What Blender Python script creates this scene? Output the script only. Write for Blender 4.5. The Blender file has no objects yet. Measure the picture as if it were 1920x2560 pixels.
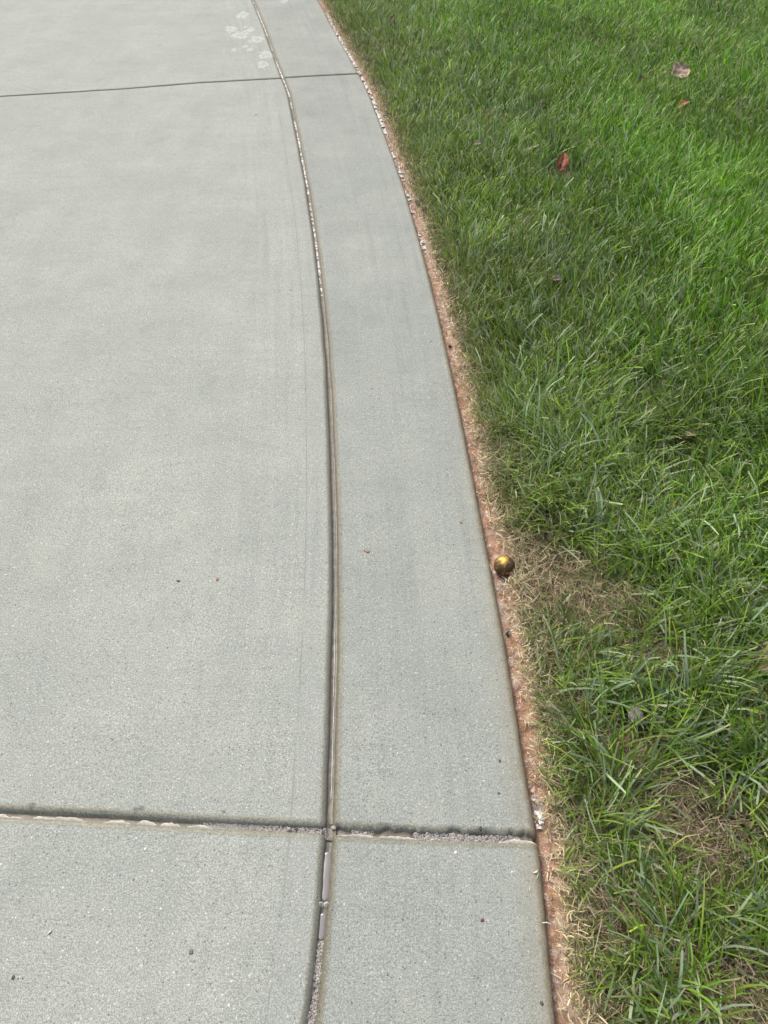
import bpy, math, random
import numpy as np

# ------------------------------------------------------------------ camera, sky, sun, exposure
scene = bpy.context.scene
COL = scene.collection
FPX, CAM_H = 1950.0, 1.5
THETA = math.atan2(2000, 1950)            # downward pitch

cam_data = bpy.data.cameras.new('camera')
cam_data.sensor_fit = 'HORIZONTAL'
cam_data.sensor_width = 24.0
cam_data.lens = FPX / 1920 * 24.0
cam_data.clip_start = 0.05
cam_data.clip_end = 500
cam = bpy.data.objects.new('camera', cam_data)
COL.objects.link(cam)
cam.location = (0, 0, CAM_H)
cam.rotation_euler = (math.pi / 2 - THETA, 0, 0)
scene.camera = cam

SUN_EL, SUN_AZ = 52.0, -38.0              # azimuth measured from +Y towards +X
world = bpy.data.worlds.new('World')
scene.world = world
world.use_nodes = True
wn = world.node_tree
for n in list(wn.nodes):
    wn.nodes.remove(n)
sky = wn.nodes.new('ShaderNodeTexSky')
sky.sky_type = 'NISHITA'
sky.sun_disc = False
sky.sun_elevation = math.radians(SUN_EL)
sky.sun_rotation = math.radians(SUN_AZ)
sky.dust_density = 7.0
sky.ozone_density = 0.3
sky.air_density = 1.0
bg = wn.nodes.new('ShaderNodeBackground')
bg.inputs['Strength'].default_value = 0.135
wo = wn.nodes.new('ShaderNodeOutputWorld')
wn.links.new(sky.outputs[0], bg.inputs[0])
wn.links.new(bg.outputs[0], wo.inputs[0])

sun_data = bpy.data.lights.new('sun', 'SUN')
sun_data.energy = 1.2
sun_data.angle = math.radians(16)
sun_data.color = (1.0, 0.96, 0.9)
sun = bpy.data.objects.new('sun', sun_data)
COL.objects.link(sun)
sun.rotation_euler = (math.radians(90 - SUN_EL), 0, math.radians(180 - SUN_AZ))

scene.view_settings.view_transform = 'Standard'
scene.view_settings.look = 'None'
scene.view_settings.gamma = 1
scene.view_settings.use_curve_mapping = False
scene.view_settings.exposure = 0.5
scene.render.engine = 'CYCLES'

# ------------------------------------------------------------------ helpers
RNG = np.random.default_rng(7)


def at(px, py, z=0.0):
    """photograph pixel -> world point on the level z"""
    x = (px - 960) / FPX
    v = (py - 1280) / FPX
    d = (x, math.cos(THETA) - v * math.sin(THETA), -math.sin(THETA) - v * math.cos(THETA))
    t = (z - CAM_H) / d[2]
    return d[0] * t, d[1] * t, z


def _hash(ix, iy, seed):
    h = (ix.astype(np.int64) * 374761393 + iy.astype(np.int64) * 668265263 + seed * 974634777) & 0x7fffffff
    h = ((h ^ (h >> 13)) * 1274126177) & 0x7fffffff
    h = h ^ (h >> 16)
    return (h & 0xffff) / 65535.0


def vnoise(x, y, seed=0):
    x = np.asarray(x, float); y = np.asarray(y, float)
    ix = np.floor(x); iy = np.floor(y)
    fx = x - ix; fy = y - iy
    fx = fx * fx * (3 - 2 * fx); fy = fy * fy * (3 - 2 * fy)
    a = _hash(ix, iy, seed); b = _hash(ix + 1, iy, seed)
    c = _hash(ix, iy + 1, seed); d = _hash(ix + 1, iy + 1, seed)
    return (a * (1 - fx) + b * fx) * (1 - fy) + (c * (1 - fx) + d * fx) * fy


def fbm(x, y, seed=0, octaves=4):
    s = 0; a = 0.5; t = 0
    for k in range(octaves):
        s = s + a * vnoise(x * 2 ** k + 17.3 * k, y * 2 ** k + 5.1 * k, seed + k)
        t += a; a *= 0.5
    return s / t


def sstep(a, b, x):
    t = np.clip((x - a) / (b - a), 0, 1)
    return t * t * (3 - 2 * t)


def make_mesh(name, verts, faces, mat=None, smooth=True, attrs=None, colors=None):
    """verts (n,3), faces (m,k) array of equal k"""
    me = bpy.data.meshes.new(name)
    verts = np.ascontiguousarray(verts, dtype=np.float32)
    faces = np.ascontiguousarray(faces, dtype=np.int32)
    n, (m, k) = len(verts), faces.shape
    me.vertices.add(n)
    me.vertices.foreach_set('co', verts.ravel())
    me.loops.add(m * k)
    me.loops.foreach_set('vertex_index', faces.ravel())
    me.polygons.add(m)
    me.polygons.foreach_set('loop_start', np.arange(0, m * k, k, dtype=np.int32))
    me.polygons.foreach_set('use_smooth', np.full(m, smooth, dtype=bool))
    for an, av in (attrs or {}).items():
        a = me.attributes.new(an, 'FLOAT', 'POINT')
        a.data.foreach_set('value', np.ascontiguousarray(av, dtype=np.float32).ravel())
    if colors is not None:
        a = me.color_attributes.new('tint', 'FLOAT_COLOR', 'POINT')
        a.data.foreach_set('color', np.ascontiguousarray(colors, dtype=np.float32).ravel())
    me.update(calc_edges=True)
    if mat:
        me.materials.append(mat)
    return me


def link(name, me, parent=None, loc=None, kind=None, label=None, cat=None, group=None):
    o = bpy.data.objects.new(name, me)
    COL.objects.link(o)
    if parent:
        o.parent = parent
    if loc is not None:
        o.location = loc
    if kind: o['kind'] = kind
    if label: o['label'] = label
    if cat: o['category'] = cat
    if group: o['group'] = group
    return o


def grid_faces(nr, nc):
    r = np.arange(nr - 1)[:, None]; c = np.arange(nc - 1)[None, :]
    a = (r * nc + c).ravel()
    return np.stack([a, a + 1, a + nc + 1, a + nc], 1)


class Nodes:
    def __init__(self, name):
        self.m = bpy.data.materials.new(name)
        self.m.use_nodes = True
        self.t = self.m.node_tree
        self.b = self.t.nodes['Principled BSDF']
        self.out = self.t.nodes['Material Output']

    def n(self, typ, **kw):
        nd = self.t.nodes.new(typ)
        for k, v in kw.items():
            if k.startswith('_'):
                setattr(nd, k[1:], v)
        return nd

    def l(self, a, b):
        self.t.links.new(a, b)

    def val(self, v, sock):
        if hasattr(v, 'links') or isinstance(v, bpy.types.NodeSocket):
            self.l(v, sock)
        else:
            sock.default_value = v

    def noise(self, scale, detail=2, rough=0.5, vec=None, dist=0.0):
        nd = self.n('ShaderNodeTexNoise')
        nd.inputs['Scale'].default_value = scale
        nd.inputs['Detail'].default_value = detail
        nd.inputs['Roughness'].default_value = rough
        nd.inputs['Distortion'].default_value = dist
        if vec is not None: self.l(vec, nd.inputs['Vector'])
        return nd.outputs['Fac']

    def ramp(self, fac, lo, hi, clo=0.0, chi=1.0):
        nd = self.n('ShaderNodeMapRange')
        nd.interpolation_type = 'SMOOTHSTEP'
        self.l(fac, nd.inputs['Value'])
        nd.inputs['From Min'].default_value = lo
        nd.inputs['From Max'].default_value = hi
        nd.inputs['To Min'].default_value = clo
        nd.inputs['To Max'].default_value = chi
        return nd.outputs[0]

    def mix(self, fac, a, b, mode='MIX'):
        nd = self.n('ShaderNodeMix')
        nd.data_type = 'RGBA'; nd.blend_type = mode
        self.val(fac, nd.inputs[0])
        for v, s in ((a, nd.inputs[6]), (b, nd.inputs[7])):
            if isinstance(v, tuple): s.default_value = (*v, 1)
            else: self.l(v, s)
        return nd.outputs[2]

    def math(self, op, a, b=0.0):
        nd = self.n('ShaderNodeMath'); nd.operation = op
        self.val(a, nd.inputs[0]); self.val(b, nd.inputs[1])
        return nd.outputs[0]

    def attr(self, name):
        nd = self.n('ShaderNodeAttribute'); nd.attribute_name = name
        return nd.outputs

    def pos(self):
        return self.n('ShaderNodeNewGeometry').outputs['Position']

    def bump(self, h, strength=0.3, dist=0.002, normal=None):
        nd = self.n('ShaderNodeBump')
        nd.inputs['Strength'].default_value = strength
        nd.inputs['Distance'].default_value = dist
        self.l(h, nd.inputs['Height'])
        if normal is not None: self.l(normal, nd.inputs['Normal'])
        return nd.outputs[0]


def voronoi(N, scale, vec=None, feature='F1', out='Distance', rand=1.0):
    nd = N.n('ShaderNodeTexVoronoi'); nd.feature = feature
    nd.inputs['Scale'].default_value = scale
    nd.inputs['Randomness'].default_value = rand
    if vec is not None: N.l(vec, nd.inputs['Vector'])
    return nd.outputs[out]


# ------------------------------------------------------------------ materials
def concrete_material():
    N = Nodes('concrete'); P = N.pos()
    base = N.mix(N.ramp(N.noise(2.3, 5, 0.65, P), .36, .64), (.385, .405, .362), (.45, .464, .415))
    lane = N.n('ShaderNodeMapping'); lane.inputs['Scale'].default_value = (9, 1.4, 1)
    N.l(P, lane.inputs['Vector'])
    base = N.mix(N.ramp(N.noise(1.0, 4, 0.6, lane.outputs[0]), .42, .75, 0, .40), base, (.325, .345, .325))
    base = N.mix(N.ramp(N.noise(18, 3, 0.6, P), .5, .8, 0, .35), base, (.49, .50, .46))
    base = N.mix(N.ramp(N.noise(11, 3, 0.65, P), .52, .75, 0, .30), base, (.34, .355, .35))
    base = N.mix(N.ramp(N.noise(48, 5, 0.85, P), .48, .60, 0, .42), base, (.30, .315, .295))
    base = N.mix(N.ramp(N.noise(95, 4, 0.8, P), .50, .68, 0, .30), base, (.56, .57, .53))
    # sand grains
    g1 = N.noise(430, 2, 0.7, P)
    g2 = N.noise(210, 2, 0.7, P)
    base = N.mix(N.ramp(g1, .50, .62, 0, .70), base, (.21, .22, .21))
    base = N.mix(N.ramp(g1, .48, .36, 0, .60), base, (.68, .68, .65))
    base = N.mix(N.ramp(g2, .56, .68, 0, .62), base, (.22, .23, .22))
    base = N.mix(N.ramp(g2, .46, .32, 0, .60), base, (.62, .63, .60))
    pit = voronoi(N, 150, P); prs = N.n('ShaderNodeSeparateColor'); N.l(voronoi(N, 150, P, out='Color'), prs.inputs[0])
    base = N.mix(N.math('MULTIPLY', N.ramp(pit, .30, .16), N.ramp(prs.outputs[0], .84, .92, 0, .8)), base, (.10, .105, .10))
    base = N.mix(N.math('MULTIPLY', N.ramp(pit, .28, .16), N.ramp(prs.outputs[1], .86, .92, 0, .8)), base, (.78, .78, .74))
    # scattered pale and dark aggregate
    v1 = voronoi(N, 70, P)
    r1 = N.n('ShaderNodeSeparateColor'); N.l(voronoi(N, 70, P, out='Color'), r1.inputs[0])
    base = N.mix(N.math('MULTIPLY', N.ramp(v1, .17, .10), N.ramp(r1.outputs[0], .86, .9)), base, (.74, .73, .68))
    base = N.mix(N.math('MULTIPLY', N.ramp(v1, .15, .08), N.ramp(r1.outputs[1], .91, .93)), base, (.12, .125, .12))
    base = N.mix(N.math('MULTIPLY', N.ramp(v1, .2, .12), N.ramp(r1.outputs[2], .97, .98)), base, (.33, .27, .22))
    # tooled margins: smoother, a little darker; wet and brown down in the joints
    dj = N.attr('dj')['Fac']; de = N.attr('de')['Fac']; dg = N.attr('dg')['Fac']; near = N.attr('stain')['Fac']
    wob = N.noise(45, 3, 0.6, P)
    djn = N.math('ADD', dj, N.math('MULTIPLY', N.math('SUBTRACT', wob, .5), .010))
    wet = N.ramp(djn, .0225, .0140)
    base = N.mix(wet, base, (.70, .66, .58), 'MULTIPLY')
    grn = N.math('ADD', N.attr('gro')['Fac'], N.math('MULTIPLY', N.math('SUBTRACT', wob, .5), .006))
    base = N.mix(N.ramp(grn, .0215, .0130), base, (.72, .70, .64), 'MULTIPLY')
    den = N.math('ADD', de, N.math('MULTIPLY', N.math('SUBTRACT', wob, .5), .02))
    wete = N.ramp(den, .019, .007)
    base = N.mix(wete, base, (.72, .61, .48), 'MULTIPLY')
    base = N.mix(N.math('MULTIPLY', N.ramp(den, .07, .01), N.math('MULTIPLY', near, .38)), base, (.36, .30, .22))
    # dry pale rim just outside the wet joint
    cx = N.n('ShaderNodeCombineXYZ'); sp = N.n('ShaderNodeSeparateXYZ'); N.l(P, sp.inputs[0])
    N.l(N.math('MULTIPLY', N.math('MINIMUM', de, dg), 42.0), cx.inputs[0]); N.l(N.math('MULTIPLY', sp.outputs[1], 1.1), cx.inputs[1])
    stk = N.noise(1.0, 4, .62, cx.outputs[0])
    strk = N.ramp(N.math('MINIMUM', de, dg), .42, .15)
    base = N.mix(N.math('MULTIPLY', N.ramp(stk, .50, .68), N.math('MULTIPLY', strk, .7)), base, (.88, .89, .90), 'MULTIPLY')
    base = N.mix(N.math('MULTIPLY', N.ramp(stk, .47, .33), N.math('MULTIPLY', strk, .7)), base, (1.07, 1.06, 1.05), 'MULTIPLY')
    brm = N.n('ShaderNodeMapping'); brm.inputs['Scale'].default_value = (2.2, 34, 1); N.l(P, brm.inputs['Vector'])
    base = N.mix(N.ramp(N.noise(1.0, 4, .6, brm.outputs[0]), .52, .70, 0, .5), base, (.92, .93, .93), 'MULTIPLY')
    blot = N.noise(6.5, 5, .65, P)
    base = N.mix(N.ramp(blot, .53, .68, 0, .5), base, (.86, .87, .87), 'MULTIPLY')
    base = N.mix(N.ramp(blot, .47, .34, 0, .6), base, (1.09, 1.08, 1.06), 'MULTIPLY')
    # faint lane seam where the trowel overlapped
    seam = N.math('ABSOLUTE', N.math('SUBTRACT', dg, .075))
    base = N.mix(N.math('MULTIPLY', N.ramp(seam, .0022, .0006), N.ramp(N.noise(4, 2, .5, P), .36, .56, .12, .62)), base, (.24, .25, .24))
    base = N.mix(N.ramp(dg, .078, .072, 0, .16), base, (.33, .34, .33))
    # dark mildew spots
    for (px, py, r) in ((560, 2030, .006), (355, 2022, .008), (930, 972, .006), (926, 990, .004), (340, 2024, .009), (80, 2014, .010)):
        x, y, z = at(px, py)
        dn = N.n('ShaderNodeVectorMath'); dn.operation = 'DISTANCE'
        N.l(P, dn.inputs[0]); dn.inputs[1].default_value = (x, y, 0)
        dd = N.math('ADD', dn.outputs['Value'], N.math('MULTIPLY', N.math('SUBTRACT', N.noise(260, 2, .6, P), .5), .012))
        base = N.mix(N.ramp(dd, r, r * .35, 0, .65), base, (.10, .10, .09))
    # pale dried splashes beyond the far joint
    for (px, py, rx, ry) in ((608, 37, .05, .06), (577, 73, .05, .05), (600, 88, .07, .05), (626, 74, .03, .03), (642, 98, .05, .05),
                             (665, 137, .06, .05), (657, 160, .035, .05), (614, 68, .02, .02), (585, 125, .02, .02), (710, 3, .03, .04),
                             (612, 117, .02, .02), (625, 124, .02, .02), (1075, 108, .01, .01)):
        x, y, z = at(px, py)
        mp = N.n('ShaderNodeMapping')
        mp.inputs['Location'].default_value = (-x / rx, -y / (ry * 1.9), 0)
        mp.inputs['Scale'].default_value = (1 / rx, 1 / (ry * 1.9), 1)
        N.l(P, mp.inputs['Vector'])
        ln = N.n('ShaderNodeVectorMath'); ln.operation = 'LENGTH'; N.l(mp.outputs[0], ln.inputs[0])
        dd = N.math('ADD', ln.outputs['Value'], N.math('MULTIPLY', N.math('SUBTRACT', N.noise(22, 3, .6, P), .5), 2.2))
        rim = N.math('MULTIPLY', N.ramp(dd, .85, .7), N.ramp(dd, -.2, .7, .35, 1))
        base = N.mix(N.math('MULTIPLY', rim, N.ramp(N.noise(55, 4, .7, P), .36, .60, .05, .70)), base, (.72, .72, .70))
    band = N.ramp(de, 1.0, .5)
    base = N.mix(N.math('MULTIPLY', band, N.ramp(N.noise(3, 3, .6, P), .3, .7, .5, 1.0)), base, (.84, .85, .86), 'MULTIPLY')
    base = N.mix(1.0, base, (.742, .792, .792), 'MULTIPLY')
    N.l(base, N.b.inputs['Base Color'])
    rough = N.math('SUBTRACT', .9, N.math('MULTIPLY', N.math('MAXIMUM', wet, wete), .42))
    N.l(rough, N.b.inputs['Roughness'])
    N.b.inputs['Specular IOR Level'].default_value = .35
    h = N.math('ADD', N.math('MULTIPLY', g1, .6), N.math('MULTIPLY', g2, .6))
    N.l(N.bump(h, .35, .0014), N.b.inputs['Normal'])
    return N.m


def joint_material():
    N = Nodes('wet_joint_mortar'); P = N.pos()
    c = N.mix(N.ramp(N.noise(60, 4, .6, P), .35, .65), (.095, .088, .07), (.15, .14, .11))
    c = N.mix(N.ramp(N.noise(300, 3, .6, P), .55, .7, 0, .6), c, (.10, .09, .07))
    N.l(c, N.b.inputs['Base Color'])
    N.b.inputs['Roughness'].default_value = .42
    N.l(N.bump(N.noise(250, 3, .6, P), .5, .002), N.b.inputs['Normal'])
    return N.m


def crust_material():
    N = Nodes('pale_mortar_crust'); P = N.pos()
    c = N.mix(N.ramp(N.noise(90, 4, .6, P), .35, .65), (.36, .36, .32), (.50, .49, .44))
    c = N.mix(N.ramp(N.noise(400, 2, .6, P), .55, .7, 0, .5), c, (.2, .19, .17))
    N.l(c, N.b.inputs['Base Color'])
    N.b.inputs['Roughness'].default_value = .6
    N.l(N.bump(N.noise(350, 3, .6, P), .5, .0015), N.b.inputs['Normal'])
    return N.m


def mud_material():
    N = Nodes('wet_clay'); P = N.pos()
    c = N.mix(N.ramp(N.noise(34, 4, .6, P), .35, .62), (.21, .118, .068), (.33, .185, .105))
    c = N.mix(N.ramp(N.noise(110, 4, .65, P), .52, .68, 0, .8), c, (.50, .33, .24))
    c = N.mix(N.ramp(N.noise(75, 3, .6, P, .6), .60, .72, 0, .8), c, (.15, .095, .06))
    c = N.mix(N.ramp(N.noise(24, 4, .65, P), .50, .64, 0, .75), c, (.40, .315, .265))
    c = N.mix(N.ramp(N.noise(55, 4, .7, P), .55, .68, 0, .6), c, (.16, .095, .055))
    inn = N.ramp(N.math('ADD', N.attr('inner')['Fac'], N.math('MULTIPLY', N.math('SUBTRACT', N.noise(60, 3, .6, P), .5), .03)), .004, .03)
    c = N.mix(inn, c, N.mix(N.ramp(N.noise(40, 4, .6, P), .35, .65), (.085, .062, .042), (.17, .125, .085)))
    N.l(c, N.b.inputs['Base Color'])
    N.l(N.math('MAXIMUM', inn, N.ramp(N.noise(50, 2, .5, P), .4, .6, .22, .6)), N.b.inputs['Roughness'])
    N.l(N.bump(N.noise(190, 4, .6, P), .6, .004), N.b.inputs['Normal'])
    return N.m


def soil_material():
    N = Nodes('lawn_soil'); P = N.pos()
    c = N.mix(N.ramp(N.noise(40, 4, .6, P), .35, .65), (.075, .055, .038), (.15, .115, .08))
    N.l(c, N.b.inputs['Base Color'])
    N.b.inputs['Roughness'].default_value = .95
    N.l(N.bump(N.noise(120, 4, .6, P), .6, .006), N.b.inputs['Normal'])
    return N.m


def blade_material(name, rough=.42, spec=.36, trans=.36):
    N = Nodes(name)
    a = N.attr('tint')['Color']
    N.l(a, N.b.inputs['Base Color'])
    N.b.inputs['Roughness'].default_value = rough
    N.b.inputs['Specular IOR Level'].default_value = spec
    tr = N.n('ShaderNodeBsdfTranslucent'); N.l(a, tr.inputs[0])
    mx = N.n('ShaderNodeMixShader'); mx.inputs[0].default_value = trans
    N.l(N.b.outputs[0], mx.inputs[1]); N.l(tr.outputs[0], mx.inputs[2])
    N.l(mx.outputs[0], N.out.inputs[0])
    return N.m


def bubble_material():
    N = Nodes('soap_film')
    lw = N.n('ShaderNodeLayerWeight'); lw.inputs[0].default_value = .5
    f = N.ramp(lw.outputs['Facing'], .15, .75, .14, .95)
    tr = N.n('ShaderNodeBsdfTransparent')
    N.b.inputs['Base Color'].default_value = (.80, .78, .78, 1)
    N.b.inputs['Roughness'].default_value = .15
    N.b.inputs['Specular IOR Level'].default_value = .8
    mx = N.n('ShaderNodeMixShader')
    N.l(f, mx.inputs[0]); N.l(tr.outputs[0], mx.inputs[1]); N.l(N.b.outputs[0], mx.inputs[2])
    N.l(mx.outputs[0], N.out.inputs[0])
    return N.m


def foam_material():
    N = Nodes('white_foam'); P = N.pos()
    v = voronoi(N, 160, P)
    c = N.mix(N.ramp(v, .1, .35), (.40, .41, .43), (.64, .65, .66))
    c = N.mix(N.ramp(N.noise(60, 3, .6, P), .60, .72, 0, .6), c, (.50, .42, .37))
    N.l(c, N.b.inputs['Base Color'])
    N.b.inputs['Roughness'].default_value = .4
    N.b.inputs['Subsurface Weight'].default_value = 0
    N.l(N.bump(v, .6, .003), N.b.inputs['Normal'])
    return N.m


def water_material():
    N = Nodes('soapy_water'); P = N.pos()
    c = N.mix(N.ramp(N.noise(30, 2, .5, P), .35, .65), (.12, .135, .155), (.15, .15, .16))
    N.l(c, N.b.inputs['Base Color'])
    N.b.inputs['Roughness'].default_value = .05
    N.b.inputs['IOR'].default_value = 1.5
    N.b.inputs['Coat Weight'].default_value = .8
    N.b.inputs['Coat Roughness'].default_value = .02
    return N.m


def simple(name, col, rough=.7, var=.25, scale=60, metallic=0, bump=.3):
    N = Nodes(name); P = N.n('ShaderNodeTexCoord').outputs['Object']
    d = tuple(x * (1 - var) for x in col); h = tuple(min(1, x * (1 + var)) for x in col)
    N.l(N.mix(N.ramp(N.noise(scale, 4, .6, P), .35, .65), d, h), N.b.inputs['Base Color'])
    N.b.inputs['Roughness'].default_value = rough
    N.b.inputs['Metallic'].default_value = metallic
    N.l(N.bump(N.noise(scale * 3, 3, .6, P), bump, .001), N.b.inputs['Normal'])
    return N.m


def ball_material():
    N = Nodes('worn_gilt_glint'); P = N.n('ShaderNodeTexCoord').outputs['Object']
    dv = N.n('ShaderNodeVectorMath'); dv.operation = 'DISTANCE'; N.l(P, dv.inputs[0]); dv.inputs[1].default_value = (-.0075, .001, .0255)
    painted_glint = N.math('MULTIPLY', N.ramp(dv.outputs['Value'], .020, .010), .13)  # highlight painted into the gold, centred between sun and camera directions
    worn = N.ramp(N.math('SUBTRACT', N.noise(60, 5, .75, P), painted_glint), .36, .46)  # wear noise, cut back where the highlight is painted
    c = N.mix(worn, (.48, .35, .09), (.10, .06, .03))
    c = N.mix(N.ramp(N.noise(130, 3, .6, P), .55, .66, 0, .7), c, (.30, .15, .04))
    N.l(c, N.b.inputs['Base Color'])
    N.l(N.ramp(worn, 0, 1, .75, .25), N.b.inputs['Metallic'])
    N.l(N.ramp(worn, 0, 1, .46, .55), N.b.inputs['Roughness'])
    N.l(N.bump(N.noise(140, 5, .7, P), .6, .0016), N.b.inputs['Normal'])
    return N.m


M_CONC, M_JOINT, M_CRUST, M_MUD, M_SOIL = concrete_material(), joint_material(), crust_material(), mud_material(), soil_material()
M_BLADE = blade_material('grass_blade')
M_DRY = blade_material('dry_blade', .7, .25, .15)
M_BUB, M_FOAM, M_WATER = bubble_material(), foam_material(), water_material()

# ------------------------------------------------------------------ plan curves (world metres)
_g = np.array([(-2.05, 10.5), (-1.60, 9.0), (-1.23, 7.8), (-0.976, 6.798), (-0.811, 6.064), (-0.685, 5.45), (-0.598, 5.05), (-0.537, 4.77), (-0.43, 4.086), (-0.348, 3.535),
      (-0.287, 3.083), (-0.242, 2.705), (-0.207, 2.384), (-0.181, 2.108), (-0.162, 1.869), (-0.147, 1.659), (-0.134, 1.473), (-0.125, 1.308),
      (-0.118, 1.16), (-0.114, 1.026), (-0.111, 0.905), (-0.109, 0.795), (-0.107, 0.695), (-0.105, 0.607), (-0.106, 0.559), (-0.108, 0.478),
      (-0.112, 0.402), (-0.115, 0.346), (-0.120, 0.291), (-.135, .1), (-.2, -.5)])
_e = np.array([(-1.60, 10.5), (-1.14, 9.0), (-0.78, 7.8), (-0.489, 6.798), (-0.369, 6.177), (-0.250, 5.6), (-0.155, 5.135), (-0.085, 4.77), (0.014, 4.086), (0.089, 3.535),
      (0.139, 3.083), (0.175, 2.705), (0.201, 2.384), (0.221, 2.108), (0.236, 1.869), (0.248, 1.659), (0.258, 1.473), (0.267, 1.308), (0.274, 1.16),
      (0.280, 1.026), (0.284, 0.905), (0.286, 0.795), (0.289, 0.695), (0.293, 0.607), (0.294, 0.576), (0.292, 0.518), (0.288, 0.439),
      (0.285, 0.367), (0.282, 0.291), (.27, .1), (.22, -.5)])
_Y = np.linspace(-.5, 10.5, 2201)


def smooth_curve(pts, w=25):
    p = pts[::-1]
    v = np.interp(_Y, p[:, 1], p[:, 0])
    k = np.hanning(2 * w + 1); k /= k.sum()
    e = np.concatenate([v[0] + (v[0] - v[1:w + 1][::-1]), v, v[-1] + (v[-1] - v[-w - 1:-1][::-1])])
    far = np.convolve(e, k, 'valid')
    w2 = 6; k2 = np.hanning(2 * w2 + 1); k2 /= k2.sum()
    e = np.concatenate([v[0] + (v[0] - v[1:w2 + 1][::-1]), v, v[-1] + (v[-1] - v[-w2 - 1:-1][::-1])])
    near = np.convolve(e, k2, 'valid')
    t = sstep(.8, 1.6, _Y)
    return near * (1 - t) + far * t


XG_T, XE_T = smooth_curve(_g), smooth_curve(_e)
XG = lambda y: np.interp(y, _Y, XG_T)
XE = lambda y: np.interp(y, _Y, XE_T)
CG = lambda y: 1 / np.sqrt(1 + ((XG(y + .02) - XG(y - .02)) / .04) ** 2)
CE = lambda y: 1 / np.sqrt(1 + ((XE(y + .02) - XE(y - .02)) / .04) ** 2)


def joint_y(points):
    p = np.array([at(a, b)[:2] for a, b in points])
    lo = (p[1, 1] - p[0, 1]) / (p[1, 0] - p[0, 0]); hi = (p[-1, 1] - p[-2, 1]) / (p[-1, 0] - p[-2, 0])

    def f(x):
        x = np.asarray(x, float)
        y = np.interp(x, p[:, 0], p[:, 1])
        y = np.where(x < p[0, 0], p[0, 1] + lo * (x - p[0, 0]), y)
        return np.where(x > p[-1, 0], p[-1, 1] + hi * (x - p[-1, 0]), y)
    return f


J_NEAR = joint_y([(0, 2031), (250, 2044), (488, 2058), (787, 2073), (860, 2079), (1088, 2089), (1345, 2097)])
J_FAR_L = joint_y([(0, 240), (300, 222), (500, 206), (702, 195)])
J_FAR_R = joint_y([(716, 193), (901, 183)])
GHW = lambda y: .0135 + .0022 * (vnoise(y * 7, 0 * y, 3) - .5) * 2 + .0015 * np.exp(-((y - 1.1) / .6) ** 2)   # groove half width
JHW_NEAR, JHW_FAR = .0145, .0155
DEPTH = .015

# ------------------------------------------------------------------ the pavement
pave = bpy.data.objects.new('pavement', None); COL.objects.link(pave); pave['kind'] = 'structure'


def clustered(a, b, step_mid, edge=.035, step_edge=.0022):
    n = int(edge / step_edge)
    e = np.linspace(0, edge, n, endpoint=False)
    mid = np.linspace(a + edge, b - edge, max(2, int((b - a - 2 * edge) / step_mid)) + 1)
    return np.concatenate([a + e, mid, (b - e)[::-1]])


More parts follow.
